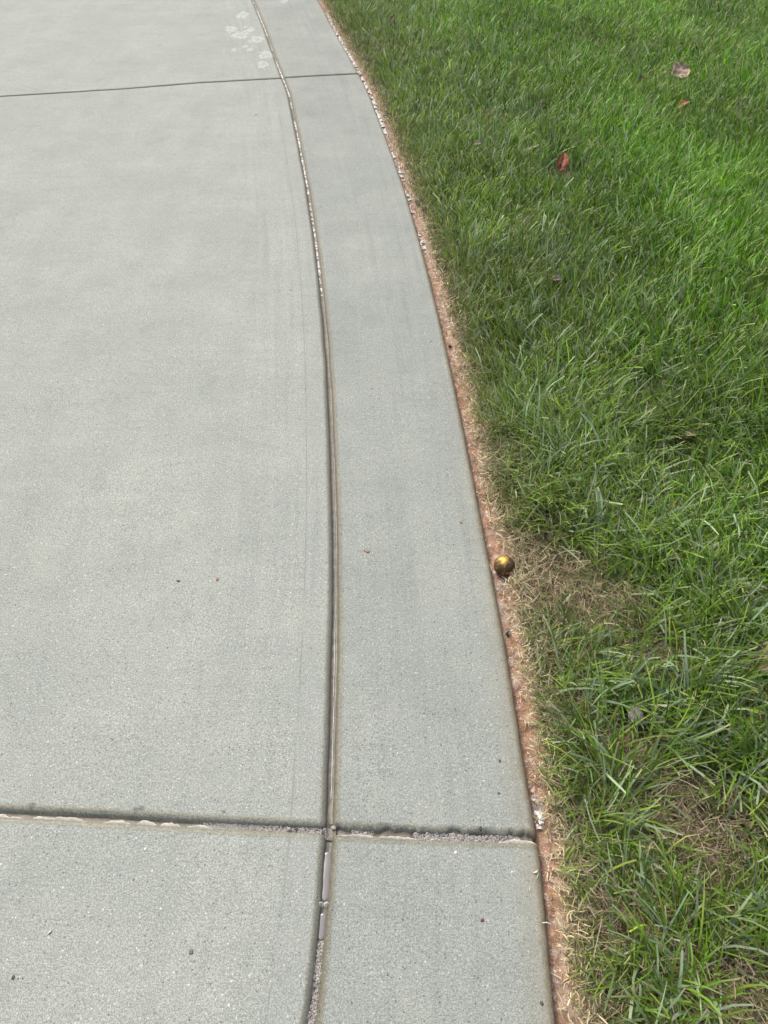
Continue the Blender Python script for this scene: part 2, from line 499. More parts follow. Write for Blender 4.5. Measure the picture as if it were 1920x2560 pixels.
def make_slab(side, y_lo, y_hi, hw_lo, hw_hi, chip_lo=0., chip_hi=0., seed=0, step_v=.02, xleft=-3.6, edge_dv=.0022):
    """side 'L': outer field left of the groove; 'R': border band between groove and lawn edge"""
    ymid = 0.5 * (float(y_lo(-.1)) + float(y_hi(-.4)))
    span = float(y_hi(-.3)) - float(y_lo(-.1))
    v = clustered(0, span, step_v, .035, edge_dv) / span
    if side == 'L':
        du = clustered(0, 3.4, .03, .035, .002)
        du = np.concatenate([np.linspace(0, .04, 22), np.linspace(.043, 1.2, 55), np.linspace(1.24, 3.5, 30)])
    else:
        du = clustered(0, 1, .008 if seed in (4, 5) else .03, .08, .0045)
    U, V = np.meshgrid(du, v)
    if side == 'L':
        Xf = lambda y: XG(y) - U / CG(y)
    else:
        Xf = lambda y: XG(y) + U * (XE(y) - XG(y))
    Y = ymid + 0 * U
    X = Xf(Y)
    for _ in range(12):
        Y = y_lo(X) * (1 - V) + y_hi(X) * V
        X = Xf(Y)
    dg = np.abs(X - XG(Y)) * CG(Y)
    de = np.abs(XE(Y) - X) * CE(Y) if side == 'R' else np.full_like(X, 5.)
    dlo = np.abs(Y - y_lo(X)); dhi = np.abs(y_hi(X) - Y)
    # ragged lips
    rag = (fbm(X * 60, Y * 60, 11 + seed) - .5) * .0030
    chip = np.clip(fbm(X * 38, Y * 6, 31 + seed) - .50, 0, 1) * 2
    chip2 = np.clip(fbm(X * 120, Y * 20, 61 + seed) - .45, 0, 1)

    def lip(d, hw, r, chipamt=0.):
        q = d - hw - rag - chipamt * (chip * .016 + chip2 * .016)
        t = np.clip(1 - (q / r), 0, None)             # 0 outside, 1 at wall
        tc = np.clip(t, 0, 1)
        arc = 1 - np.sqrt(np.clip(1 - tc * tc, 0, 1))
        z = -arc * r * .78
        return np.where(q < 0, z + q * 2.2, z)
    z = 0 * X
    z += np.maximum(lip(dg, GHW(Y) * .40, .013), -DEPTH - .004)
    z += np.maximum(lip(dlo, hw_lo * .36, .013 * hw_lo / .015, chip_lo), -DEPTH - .004)
    z += np.maximum(lip(dhi, hw_hi * .42, .011 * hw_hi / .015, chip_hi), -DEPTH - .004)
    if side == 'R':
        z += np.maximum(lip(de, .0, .012), -.05)
    z = np.maximum(z, -.05)
    z += (fbm(X * 5, Y * 5, 5) - .5) * .0016 + (fbm(X * 40, Y * 40, 9, 3) - .5) * .0007
    dj = np.minimum(dg - GHW(Y) + .0135, np.minimum(dlo - hw_lo * 1 + .0135 + chip_lo * 0, dhi - hw_hi * 1 + .0135))
    st = sstep(2.6, .4, Y)
    dgl = dg if side == 'L' else np.full_like(dg, 9.)
    vs = np.stack([X, Y, z], -1).reshape(-1, 3)
    nr, nc = U.shape
    f = grid_faces(nr, nc)
    # skirts down the sides
    allv = [vs]; allf = [f]; base = len(vs)
    att = {'dj': dj.ravel(), 'de': de.ravel(), 'dg': dgl.ravel(), 'gro': dg.ravel(), 'stain': st.ravel()}
    extra = {k: [a] for k, a in att.items()}
    idx = np.arange(nr * nc).reshape(nr, nc)
    for ring in (idx[0], idx[:, -1], idx[-1][::-1], idx[:, 0][::-1]):
        s = vs[ring].copy(); s[:, 2] = -.10
        allv.append(s)
        a = ring[:-1]; b = ring[1:]; c = base + np.arange(1, len(ring)); d = base + np.arange(len(ring) - 1)
        allf.append(np.stack([b, a, d, c], 1))
        for k in extra: extra[k].append(att[k][ring])
        base += len(ring)
    F = np.concatenate(allf)
    if side == 'L': F = F[:, ::-1]
    me = make_mesh('slab', np.concatenate(allv), F, M_CONC, True, {k: np.concatenate(a) for k, a in extra.items()})
    return link('slab', me, pave)


Y_START = lambda x: -.45 + 0 * np.asarray(x, float)
Y_END = lambda x: 10.3 + 0 * np.asarray(x, float)
make_slab('L', Y_START, J_NEAR, .0, JHW_NEAR, seed=1, step_v=.012)
make_slab('L', J_NEAR, J_FAR_L, JHW_NEAR, JHW_FAR, seed=2)
make_slab('L', J_FAR_L, Y_END, JHW_FAR, .0, seed=3, step_v=.04)
make_slab('R', Y_START, J_NEAR, .0, JHW_NEAR, chip_hi=.15, seed=4, step_v=.006, edge_dv=.0015)
make_slab('R', J_NEAR, J_FAR_R, JHW_NEAR, JHW_FAR, chip_lo=1.0, seed=5, step_v=.010, edge_dv=.0012)
make_slab('R', J_FAR_R, Y_END, JHW_FAR, .0, seed=6, step_v=.03)


def ribbon(pts_fn, s0, s1, n, wl, wr, z_fn, m=7):
    """strip following pts_fn(s)->(x,y, tx,ty); wl/wr offsets arrays; z_fn(s, u, x, y)"""
    s = np.linspace(s0, s1, n)
    x, y, tx, ty = pts_fn(s)
    nx, ny = ty, -tx                                   # right-hand normal
    u = np.linspace(0, 1, m)[None, :]
    L = (wl(s) if callable(wl) else wl + 0 * s)[:, None]; R = (wr(s) if callable(wr) else wr + 0 * s)[:, None]
    off = L * (1 - u) + R * u
    X = x[:, None] + nx[:, None] * off; Y = y[:, None] + ny[:, None] * off
    Z = z_fn(s[:, None] + 0 * off, u + 0 * off, X, Y)
    return np.stack([X, Y, Z], -1).reshape(-1, 3), grid_faces(n, m)[:, ::-1]


def groove_path(s):
    y = s; x = XG(y); dx = (XG(y + .02) - XG(y - .02)) / .04; l = np.sqrt(1 + dx * dx)
    return x, y, dx / l, 1 / l


def joint_path(f):
    def p(s):
        x = s; y = f(x); dy = (f(x + .01) - f(x - .01)) / .02; l = np.sqrt(1 + dy * dy)
        return x, y, 1 / l, dy / l
    return p


def edge_path(s):
    y = s; x = XE(y); dx = (XE(y + .02) - XE(y - .02)) / .04; l = np.sqrt(1 + dx * dx)
    return x, y, dx / l, 1 / l


# joint beds
zbed = lambda s, u, X, Y: -DEPTH + .004 + ((u - .5) * 2) ** 2 * .005 + (fbm(X * 90, Y * 90, 3) - .5) * .003
for fn, a, b, n, w in ((groove_path, -.4, 10.2, 2600, .013), (joint_path(J_NEAR), -3.4, .285, 1400, .016),
                       (joint_path(J_FAR_L), -3.8, -.598, 600, .010), (joint_path(J_FAR_R), -.598, -.152, 120, .010)):
    v, f = ribbon(fn, a, b, n, -w, w, lambda s, u, X, Y: zbed(s, u, X, Y) - (.0012 if fn is not groove_path else 0))
    link('joint_bed', make_mesh('joint_bed', v, f, M_JOINT), pave)

# base under everything inside the joints and the lawn
v = np.array([(-60, -60, -.11), (60, -60, -.11), (60, 60, -.11), (-60, 60, -.11)])
link('ground', make_mesh('ground', v, np.array([[0, 1, 2, 3]]), M_SOIL), kind='structure')

# mortar crust pieces along the near cross joint, jagged on the far side
JN = joint_path(J_NEAR)


def xw(px, py=2070): return at(px, py)[0]


def crust_piece(px0, px1, seed, lo=-.0125, amp=.011, lift=.0):
    s0, s1 = xw(px0), xw(px1)
    n = max(24, int((s1 - s0) / .0012))
    # right-hand normal of +X travel is -Y : towards the camera
    def top(s):
        t = (s - s0) / (s1 - s0)
        env = np.sin(np.pi * np.clip(t, 0, 1)) ** .35
        jag = vnoise(s * 55, 0 * s, seed) * .7 + vnoise(s * 170, 0 * s, seed + 1) * .3
        return -lo * 1.0 - env * (.008 + amp * jag)
    zf = lambda s, u, X, Y: -.0085 + lift + .0045 * np.sin(np.pi * np.clip(u, 0, 1) ** .5) - .006 * (u < .01) + (fbm(X * 140, Y * 140, seed) - .5) * .002
    v, f = ribbon(JN, s0, s1, n, lambda s: top(s), lambda s: -lo + 0 * s, zf, 8)
    return v, f


for k, (a, b, sd, lo, amp) in enumerate(((-180, 58, 40, -.0135, .010), (62, 232, 41, -.0135, .014), (238, 332, 44, -.0135, .008), (336, 392, 45, -.0135, .012),
                                (396, 452, 46, -.0135, .013), (456, 540, 47, -.0135, .010), (838, 946, 48, -.011, .006), (930, 1052, 49, -.013, .007), (1240, 1338, 52, -.013, .008))):
    v, f = crust_piece(a, b, sd, lo, amp)
    link('mortar_chip', make_mesh('mortar_chip', v, f, M_CRUST), pave)


def lump_mesh(name, rx, ry, rz, mat, seed, rough=.35, n=10):
    th = np.linspace(0, np.pi, n)[:, None]; ph = np.linspace(0, 2 * np.pi, 2 * n + 1)[None, :-1]
    x = np.sin(th) * np.cos(ph); y = np.sin(th) * np.sin(ph); z = np.cos(th) + 0 * ph
    r = 1 + rough * (fbm(x * 2.2 + z + seed, y * 2.2 - z + seed * 3, seed) - .5) * 2
    V = np.stack([x * r * rx, y * r * ry, z * r * rz], -1)
    nr, nc = V.shape[:2]
    idx = np.arange(nr * nc).reshape(nr, nc); nx = np.roll(idx, -1, 1)
    f = np.stack([idx[:-1], idx[1:], nx[1:], nx[:-1]], -1).reshape(-1, 4)
    return make_mesh(name, V.reshape(-1, 3), f, mat)


# grit where the joints cross
M_GRIT = simple('broken_concrete', (.33, .34, .30), .7, .3, 300)
M_DARK = simple('dark_grit', (.07, .07, .06), .6, .3, 300)
for k, (px, py, r, m, lab) in enumerate((
        (834, 2070, .0045, M_GRIT, 'pale broken concrete crumb in the middle of the joint crossing'),
        (840, 2112, .0035, M_GRIT, 'small wet pebble capping the upper puddle in the groove'),
        (847, 2058, .0032, M_DARK, 'dark grit crumb just above the joint crossing'),
        (838, 2036, .0028, M_DARK, 'tiny dark crumb on the groove wall above the crossing'),
        (740, 2073, .0028, M_DARK, 'dark bead of grit in the foam left of the crossing'),
        (722, 2073, .0036, M_GRIT, 'greenish pale pebble in the foam left of the crossing'),
        (812, 2062, .0024, M_DARK, 'dark speck at the left lip of the joint crossing'))):
    me = lump_mesh('pebble', r * 1.2, r, r * .8, m, 70 + k)
    link('pebble', me, loc=at(px, py, -.006), label=lab, cat='pebble', group='grit at the joint crossing')

# ------------------------------------------------------------------ clay strip beside the slab
def strip_w(y):
    w = np.interp(y, [0, .3, .6, .9, 1.2, 1.35, 1.5, 1.9, 2.5, 3.5, 5, 7, 10], [.034, .040, .032, .035, .040, .056, .036, .034, .030, .032, .030, .024, .03])
    return w + .010 * (vnoise(y * 14, 0 * y, 21) - .5) + .006 * (vnoise(y * 45, 0 * y, 22) - .5)


def soil_z(X, Y):
    d = (X - XE(Y)) * CE(Y)
    w = strip_w(Y)
    z = -.026 + sstep(w * .5, w + .05, d) * .016 + sstep(.1, .6, d) * .012
    return z + (fbm(X * 9, Y * 9, 51) - .5) * .010 * sstep(0, .1, d) + (fbm(X * 70, Y * 70, 52, 3) - .5) * .009


yy = np.concatenate([np.arange(-.45, 3.2, .004), np.arange(3.2, 10.2, .012)])
uu = np.concatenate([np.linspace(-.02, .09, 34), np.linspace(.1, .30, 12)])
U, Y = np.meshgrid(uu, yy)
X = XE(Y) + U / CE(Y)
link('clay_strip', make_mesh('clay_strip', np.stack([X, Y, soil_z(X, Y)], -1).reshape(-1, 3), grid_faces(*U.shape), M_MUD, True, {'inner': (U - strip_w(Y)).ravel()}), kind='structure')
yy = np.arange(-1.5, 11, .05); uu = np.concatenate([np.linspace(.05, 1.2, 40), np.linspace(1.25, 6, 50)])
U, Y = np.meshgrid(uu, yy)
X = XE(np.clip(Y, -.45, 10.2)) + U
link('lawn_soil', make_mesh('lawn_soil', np.stack([X, Y, soil_z(X, Y) - .004 + .006 * sstep(.15, .3, U)], -1).reshape(-1, 3), grid_faces(*U.shape), M_SOIL), kind='structure')

# ------------------------------------------------------------------ grass
PATCH = [  # px, py, radius m, strength : thin, dead spots of the lawn
    (1690, 1990, .075, 1.3), (1765, 2080, .085, 1.4), (1650, 2060, .055, 1.0), (1860, 2030, .05, .6), (1500, 1530, .07, 1.2), (1440, 1470, .08, 1.1), (1560, 1500, .06, .8), (1620, 2150, .05, .7), (1600, 1640, .06, .6), (1560, 1600, .05, .5),
    (1350, 1378, .065, 1.2), (1430, 1405, .065, .9), (1320, 1480, .06, 1.1), (1500, 1420, .07, .5), (1680, 1180, .10, .4), (1600, 980, .10, .45), (1400, 1000, .12, .3),
    (1900, 2545, .08, 1.0), (1600, 2300, .05, .3), (1480, 2130, .04, .3), (1250, 880, .12, .3), (1290, 560, .15, .4), (1520, 120, .2, .5), (1360, 820, .1, .3),
    (1300, 1120, .05, .9), (1480, 2260, .05, .5), (1420, 1720, .04, .4), (1880, 1480, .06, .4), (1200, 300, .25, .4), (1500, 700, .2, .2)]
PATCH_W = [(*at(a, b, .01)[:2], r, s) for a, b, r, s in PATCH]


def dead_field(X, Y):
    f = 0 * X
    for x, y, r, s in PATCH_W:
        f = np.maximum(f, s * np.exp(-((X - x) ** 2 + ((Y - y) / 1.0) ** 2) / (r * r)))
    f = f + .22 * sstep(.57, .78, fbm(X * 4, Y * 4, 77, 3)) * sstep(3.2, 1.6, Y)
    return f


LEAF_SPOTS = [(*at(a, b, .06)[:2], r) for a, b, r in ((1703, 176, .09), (1710, 257, .065), (1407, 404, .07), (1608, 198, .035), (980, 48, .05), (1396, 697, .03),
              (1196, 358, .03), (1848, 258, .03), (1730, 1084, .025), (1905, 1640, .065), (1591, 1790, .042))]
BALL_XY = at(1261, 1413, -.002)[:2]


def clear_of(X, Y):
    f = np.ones_like(X)
    for x, y, r in LEAF_SPOTS:
        f = np.minimum(f, 1 - .88 * (((X - x * .985) / r) ** 2 + ((Y - y + r * .8) / (r * 1.5)) ** 2 < 1))
    return np.where((X - BALL_XY[0]) ** 2 + (Y - BALL_XY[1]) ** 2 < .034 ** 2, 0, f)


def scatter(density_fn, dmax, x_extra=.45, y0=.05, y1=8.6):
    """rejection-sampled points right of the clay strip inside a generous view cone"""
    x0, x1 = -1.2, 4.4
    area = (x1 - x0) * (y1 - y0)
    n = int(area * dmax)
    X = RNG.uniform(x0, x1, n); Y = RNG.uniform(y0, y1, n)
    depth = (CAM_H) * math.sin(THETA) + Y * math.cos(THETA)
    keep = (X < depth * .4923 + x_extra)
    X, Y = X[keep], Y[keep]
    d = (X - XE(Y)) * CE(Y)
    k = RNG.uniform(0, dmax, len(X)) < density_fn(X, Y, d)
    return X[k], Y[k], d[k]


def blades(name, X, Y, Z, L, W, theta, tilt0, bend, col, tipcol, blunt, segs, mat, twist=None, root=None, rootfrac=.2, curl=None, zmin=None):
    n = len(X)
    t = np.linspace(0, 1, segs + 1)
    dx, dy = np.cos(theta), np.sin(theta)
    px, py, pz = X.copy(), Y.copy(), Z.copy()
    V = np.empty((n, segs + 1, 2, 3), np.float32)
    if twist is None: twist = np.zeros(n)
    if curl is None: curl = np.zeros(n)
    C = np.empty((n, segs + 1, 2, 4), np.float32); C[..., 3] = 1
    for i, ti in enumerate(t):
        if i:
            tm = (ti + t[i - 1]) / 2
            a = tilt0 + bend * tm ** 1.3
            th = theta + curl * tm
            sl = L / segs
            px = px + np.sin(a) * np.cos(th) * sl; py = py + np.sin(a) * np.sin(th) * sl; pz = pz + np.cos(a) * sl
            if zmin is not None: pz = np.maximum(pz, zmin)
        w = W * (1 - .75 * ti ** 2.2 * (1 - blunt)) * (.75 + .25 * min(1, ti * 4)) * .5
        th = theta + curl * ti + np.pi / 2 + twist * ti
        wz = np.sin(twist * 1.2 + .4) * w * .6
        wx = np.cos(th) * w; wy = np.sin(th) * w
        V[:, i, 0] = np.stack([px - wx, py - wy, pz - wz], -1)
        V[:, i, 1] = np.stack([px + wx, py + wy, pz + wz], -1)
        c = col.copy()
        if root is not None:
            k = max(0, 1 - ti / rootfrac); c = c * (1 - k) + root * k
        if i == segs:
            c = tipcol
        C[:, i, :, :3] = c[:, None, :]
    nv = (segs + 1) * 2
    b = (np.arange(n) * nv)[:, None]
    q = np.concatenate([np.stack([b + 2 * i, b + 2 * i + 1, b + 2 * i + 3, b + 2 * i + 2], -1) for i in range(segs)], 1).reshape(-1, 4)
    return make_mesh(name, V.reshape(-1, 3), q, mat, True, None, C.reshape(-1, 4))


def pick(n, palette, weights):
    p = np.array(palette); w = np.array(weights, float); w /= w.sum()
    return p[RNG.choice(len(p), n, p=w)]


GREENS = [(.110, .230, .016), (.140, .310, .016), (.175, .370, .022), (.25, .44, .040), (.135, .255, .070), (.32, .48, .22), (.33, .46, .06), (.075, .140, .012)]  # the pale blue-green entry paints sheen highlights into some blades
DRYS = [(.46, .38, .24), (.56, .48, .31), (.36, .29, .19), (.24, .19, .13), (.60, .54, .38), (.33, .31, .15)]

lawn = bpy.data.objects.new('lawn', None)


def green_layer(name, dmax, yr, segs, wmul):
    def dens(X, Y, d):
        w = strip_w(Y)
        edge = sstep(w + .004, w + .05, d) * .72 + .28 * sstep(w + .06, w + .25, d)
        edge = edge * (d > w) + .06 * (d > w)
        dead = np.clip(dead_field(X, Y), 0, 1)
        cl = .55 + .9 * fbm(X * 12, Y * 12, 90, 3)
        return dmax * clear_of(X, Y) * np.clip(edge * (1 - .95 * dead) * cl, 0, 1) * ((Y >= yr[0]) & (Y < yr[1]))
    X, Y, d = scatter(dens, dmax, y0=yr[0], y1=yr[1])
    n = len(X)
    w = strip_w(Y)
    mature = sstep(w - .05, w + .16, d)                     # short and thin along the trimmed edge
    far = sstep(1.3, 3.2, Y)
    L = (.030 + .078 * mature) * RNG.lognormal(0, .28, n) * (1 - .30 * far)
    L = np.clip(L * (1 - .50 * np.clip(dead_field(X, Y + .03) * 1.2, 0, 1)), .016, .19)
    W = (.0026 + .0016 * mature) * RNG.uniform(.65, 1.3, n) * wmul
    clump = fbm(X * 5, Y * 5, 101, 2) * 2 * np.pi * 2.2
    flow = 1.15 + (fbm(X * 1.6, Y * 1.6, 131, 2) - .5) * 3.2          # general lay of the lawn
    jit = RNG.normal(0, .75, n)
    theta = np.where(RNG.random(n) < .35, flow + jit, clump + jit * .75)
    theta = np.where((RNG.random(n) < .15), RNG.uniform(0, 2 * np.pi, n), theta)
    near_flat = sstep(2.6, .8, Y)
    tilt0 = RNG.uniform(.10, .55, n) + near_flat * RNG.uniform(.1, .55, n)
    bend = RNG.uniform(.15, .95, n) + near_flat * RNG.uniform(.0, .55, n)
    bend = np.minimum(bend, 1.62 - tilt0)
    col = pick(n, GREENS, [2, 3, 2.6, 1.2, 2.4, 2.4, .8, 2])
    W = W * np.where(col[:, 2] > .15, 1.45, 1.0)  # widens the blades that carry the painted sheen colour
    patch = fbm(X * 2.2, Y * 2.2, 201, 3)
    sat = sstep(.35, 1.3, d)[:, None]
    col = col * (np.array([1.05, .95, 1.3]) * (1 - sat) + np.array([.90, 1.0, .76]) * sat)
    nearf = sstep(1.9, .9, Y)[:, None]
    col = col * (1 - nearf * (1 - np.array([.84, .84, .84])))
    col = col * (1.10 + (patch[:, None] - .5) * .9) * RNG.uniform(.55, 1.5, n)[:, None]
    yel = sstep(.55, .70, fbm(X * 9, Y * 9, 211, 2)) * .35
    col = col * (1 - yel[:, None]) + np.array([.17, .24, .045]) * yel[:, None]
    olive = (.65 * (1 - mature) + .45 * sstep(.75, .05, d) * sstep(.7, 1.6, Y))[:, None] * RNG.random(n)[:, None]
    col = col * (1 - olive) + np.array([.27, .28, .12]) * olive
    tip = col.copy()
    pale = RNG.random(n) < .30
    tip[pale] = np.array([.42, .42, .26])
    root = np.tile(np.array([.20, .19, .09]), (n, 1))
    blunt = (RNG.random(n) < .5) * .6
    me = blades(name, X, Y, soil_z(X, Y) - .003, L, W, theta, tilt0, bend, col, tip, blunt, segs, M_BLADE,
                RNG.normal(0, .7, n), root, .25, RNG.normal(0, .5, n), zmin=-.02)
    print(name, n)
    return me


total = 0
for nm, dm, yr, sg, wm in (('grass_near', 19000, (.05, 2.0), 4, .80), ('grass_middle', 14500, (2.0, 4.2), 3, 1.0), ('grass_far', 12500, (4.2, 8.6), 2, 1.25)):
    me = green_layer(nm, dm, yr, sg, wm)
    o = link('grass', me, kind='stuff', cat='grass', label={'grass_near': 'long loose green lawn blades nearest the camera beside the path',
             'grass_middle': 'green lawn in the middle of the picture around the thin spots', 'grass_far': 'dense upright green lawn farthest from the camera'}[nm])


def thatch_layer(dmax, yr, segs, wmul):
    def dens(X, Y, d):
        w = strip_w(Y)
        e = (d > w - .004 - .016 * (RNG.random(len(d)) < .35)) * (2.2 * np.exp(-((d - w) / .036) ** 2) + .12 + .30 * sstep(2.6, 1.3, Y))
        dead = np.clip(dead_field(X, Y), 0, 1)
        cl = .6 + .8 * fbm(X * 20, Y * 20, 290, 2)
        return dmax * ((X - BALL_XY[0]) ** 2 + (Y - BALL_XY[1]) ** 2 > .034 ** 2) * np.clip((e + .8 * dead * (d > w)) * cl, 0, 1) * ((Y >= yr[0]) & (Y < yr[1]))
    X, Y, d = scatter(dens, dmax, x_extra=.3, y0=yr[0], y1=yr[1])
    n = len(X)
    w = strip_w(Y)
    border = np.exp(-(np.clip(d - w, 0, None) / .035) ** 2)
    L = (.018 + .040 * RNG.random(n) ** 1.5) * (1 - .35 * border)
    W = RNG.uniform(.0007, .0017, n) * (1 + .3 * border) * wmul
    theta = RNG.uniform(0, 2 * np.pi, n)
    tilt0 = RNG.uniform(.7, 1.65, n) - border * RNG.uniform(0, .9, n)
    tilt0 = np.clip(tilt0, .25, 1.7)
    bend = RNG.uniform(-.5, .9, n) + border * RNG.uniform(0, 1.2, n)
    col = pick(n, DRYS, [3, 2.2, 3, 3, 1.2, 2]) * RNG.uniform(.7, 1.15, n)[:, None]
    col = col * (1 - (1 - border[:, None]) * np.array([.22, .24, .20]) * sstep(1.05, .85, Y)[:, None])
    pale = (border * RNG.random(n) ** .6)[:, None] * .85
    col = col * (1 - pale) + np.array([.84, .77, .50]) * pale
    grn = (RNG.random(n) < .30)[:, None] * .7
    col = col * (1 - grn) + np.array([.17, .20, .07]) * grn
    lift = RNG.random(n) ** 1.4 * .028
    return blades('dry_grass', X, Y, soil_z(X, Y) + lift, L, W, theta, tilt0, bend, col, col, .5 + 0 * L, segs, M_DRY,
                  RNG.normal(0, 1, n), None, .2, RNG.normal(0, .35, n) * (1 + 2.5 * border), zmin=-.022)


for dm, yr, sg, wm, lab in ((38000, (.05, 2.2), 3, 1.15, 'dry tan clippings and dead blades tangled at the roots of the near lawn'),
                            (16000, (2.2, 8.6), 2, 1.6, 'dry tan trimmed edge and dead blades of the far lawn')):
    link('dry_grass', thatch_layer(dm, yr, sg, wm), kind='stuff', cat='dry grass', label=lab)

# one bright pale-green tuft by the near joint
def tuft(px, py, seed, n, lab, dirs=(-.6, 1.2), L0=.06):
    r = np.random.default_rng(seed)
    x, y, z = at(px, py, -.01)
    X = x + r.normal(0, .004, n); Y = y + r.normal(0, .004, n)
    th = r.uniform(*dirs, n); L = L0 * r.uniform(.5, 1.35, n)
    col = np.array([.26, .36, .07]) * r.uniform(.75, 1.15, n)[:, None]
    me = blades('grass_tuft', X - x, Y - y, np.zeros(n), L, r.uniform(.002, .0034, n), th, r.uniform(.5, 1.0, n), r.uniform(.3, .8, n), col,
                np.tile(np.array([.5, .5, .3]), (n, 1)), .4 + np.zeros(n), 6, M_BLADE, r.normal(0, .3, n), np.tile(np.array([.4, .40, .22]), (n, 1)), .3)
    link('grass_tuft', me, loc=(x, y, z), label=lab, cat='grass tuft')


tuft(1400, 2175, 3, 16, 'bright yellow green tuft growing at the clay edge just below the near joint')

# ------------------------------------------------------------------ foam, bubbles, puddles
def ico():
    p = (1 + 5 ** .5) / 2
    v = np.array([(-1, p, 0), (1, p, 0), (-1, -p, 0), (1, -p, 0), (0, -1, p), (0, 1, p), (0, -1, -p), (0, 1, -p), (p, 0, -1), (p, 0, 1), (-p, 0, -1), (-p, 0, 1)], float)
    v /= np.linalg.norm(v[0])
    f = [(0, 11, 5), (0, 5, 1), (0, 1, 7), (0, 7, 10), (0, 10, 11), (1, 5, 9), (5, 11, 4), (11, 10, 2), (10, 7, 6), (7, 1, 8), (3, 9, 4), (3, 4, 2), (3, 2, 6), (3, 6, 8), (3, 8, 9), (4, 9, 5), (2, 4, 11), (6, 2, 10), (8, 6, 7), (9, 8, 1)]
    for _ in range(1):
        cache = {}; nf = []; v = list(map(tuple, v))

        def mid(a, b):
            k = (min(a, b), max(a, b))
            if k not in cache:
                m = (np.array(v[a]) + np.array(v[b])) / 2; m /= np.linalg.norm(m)
                v.append(tuple(m)); cache[k] = len(v) - 1
            return cache[k]
        for a, b, c in f:
            ab, bc, ca = mid(a, b), mid(b, c), mid(c, a)
            nf += [(a, ab, ca), (b, bc, ab), (c, ca, bc), (ab, bc, ca)]
        f = nf; v = np.array(v)
    return np.array(v), np.array(f)


ICO_V, ICO_F = ico()


def bubbles_mesh(name, P, R):
    n = len(P)
    V = (P[:, None, :] + ICO_V[None] * R[:, None, None] * np.array([1, 1, .8])).reshape(-1, 3)
    F = (ICO_F[None] + (np.arange(n) * len(ICO_V))[:, None, None]).reshape(-1, 3)
    return make_mesh(name, V, F, M_BUB)


def pack(cands_xy, zf, rmin, rmax, n, seed):
    r = np.random.default_rng(seed)
    pts = []; rad = []
    for k in range(n):
        x, y = cands_xy(r)
        R = rmin + (rmax - rmin) * r.random() ** 2.2
        ok = True
        if pts:
            P = np.array(pts); Q = np.array(rad)
            if np.any((P[:, 0] - x) ** 2 + (P[:, 1] - y) ** 2 < ((Q + R) * .82) ** 2): ok = False
        if ok:
            pts.append((x, y)); rad.append(R)
    P = np.array(pts); R = np.array(rad)
    return np.column_stack([P, zf(P[:, 0], P[:, 1]) + R * .35]), R


zj = lambda x, y: -DEPTH + .0065 + 0 * x


def groove_foam(y0, y1, hw, n, rmin, rmax, seed, lab):
    c = lambda r: (lambda y: (XG(y) + r.uniform(-hw, hw), y))(r.uniform(y0, y1))
    P, R = pack(c, zj, rmin, rmax, n, seed)
    link('soap_foam', bubbles_mesh('soap_foam', P, R), kind='stuff', cat='foam', label=lab)


def joint_foam(px0, px1, hw, n, rmin, rmax, seed, lab, off=-.002):
    x0, x1 = xw(px0), xw(px1)
    c = lambda r: (lambda x: (x, float(J_NEAR(x)) + off + r.uniform(-hw, hw)))(r.uniform(x0, x1))
    P, R = pack(c, zj, rmin, rmax, n, seed)
    link('soap_foam', bubbles_mesh('soap_foam', P, R), kind='stuff', cat='foam', label=lab)


yl = lambda py: at(790, py)[1]
groove_foam(.15, yl(2352), .0105, 2600, .0014, .0042, 1, 'cluster of clear bubbles filling the groove at the bottom of the picture')
joint_foam(505, 815, .0085, 2600, .0011, .0030, 2, 'fine grey bubbles in the cross joint left of the crossing', -.004)
joint_foam(878, 935, .0085, 500, .0012, .0038, 3, 'small patch of bubbles in the cross joint just right of the crossing')
joint_foam(1035, 1300, .0085, 2200, .0013, .0044, 4, 'bubbly foam in the cross joint near the lawn end', -.003)


def puddle(name, path, s0, s1, wl, wr, z, lab, seed, round_=.25, group=None):
    n = max(30, int(abs(s1 - s0) / .002))

    def env(s):
        t = (s - s0) / (s1 - s0)
        return np.clip(np.minimum(t, 1 - t) / (round_ * .012 / abs(s1 - s0) * 1.6), 0, 1) ** .5
    wob = lambda s, k: 1 + .28 * (vnoise(s * 60, 0 * s, seed + k) - .5)
    v, f = ribbon(path, s0, s1, n, lambda s: wl * env(s) * wob(s, 1), lambda s: wr * env(s) * wob(s, 2),
                  lambda s, u, X, Y: z + .0004 * np.sin(np.pi * u) ** .5, 7)
    return link(name, make_mesh(name, v, f, M_WATER), kind=None, label=lab, cat='puddle', group=group)


puddle('puddle', groove_path, yl(2248), yl(2124), -.0062, .0062, -.0095, 'long narrow soapy puddle in the groove just below the joint crossing', 5)
puddle('puddle', groove_path, yl(2346), yl(2278), -.0060, .0062, -.0095, 'shorter soapy puddle in the groove below the pair of large bubbles', 6)
# thin trickle line in the groove
puddle('trickle', groove_path, yl(1740), 1.82, -.0006, .0016, -.0095, 'thin pale trickle of water down the middle of the curved groove', 8)
puddle('trickle', groove_path, 1.84, 6.9, -.0060, .0062, -.0125, 'wet run of water under the white foam in the upper groove', 18)
puddle('trickle', groove_path, yl(1995), yl(1760), .0008, .0028, -.0100, 'thin trickle in the groove just above the joint crossing', 9)

for px, lab in ((801, 'large soap bubble on the left of the pair in the groove'), (816, 'large bluish soap bubble on the right of the pair in the groove')):
    R = .0052
    me = make_mesh('soap_bubble', ICO_V * R, ICO_F, M_BUB)
    link('soap_bubble', me, loc=at(px, 2262, -.0065), label=lab, cat='bubble', group='pair of large bubbles in the groove')

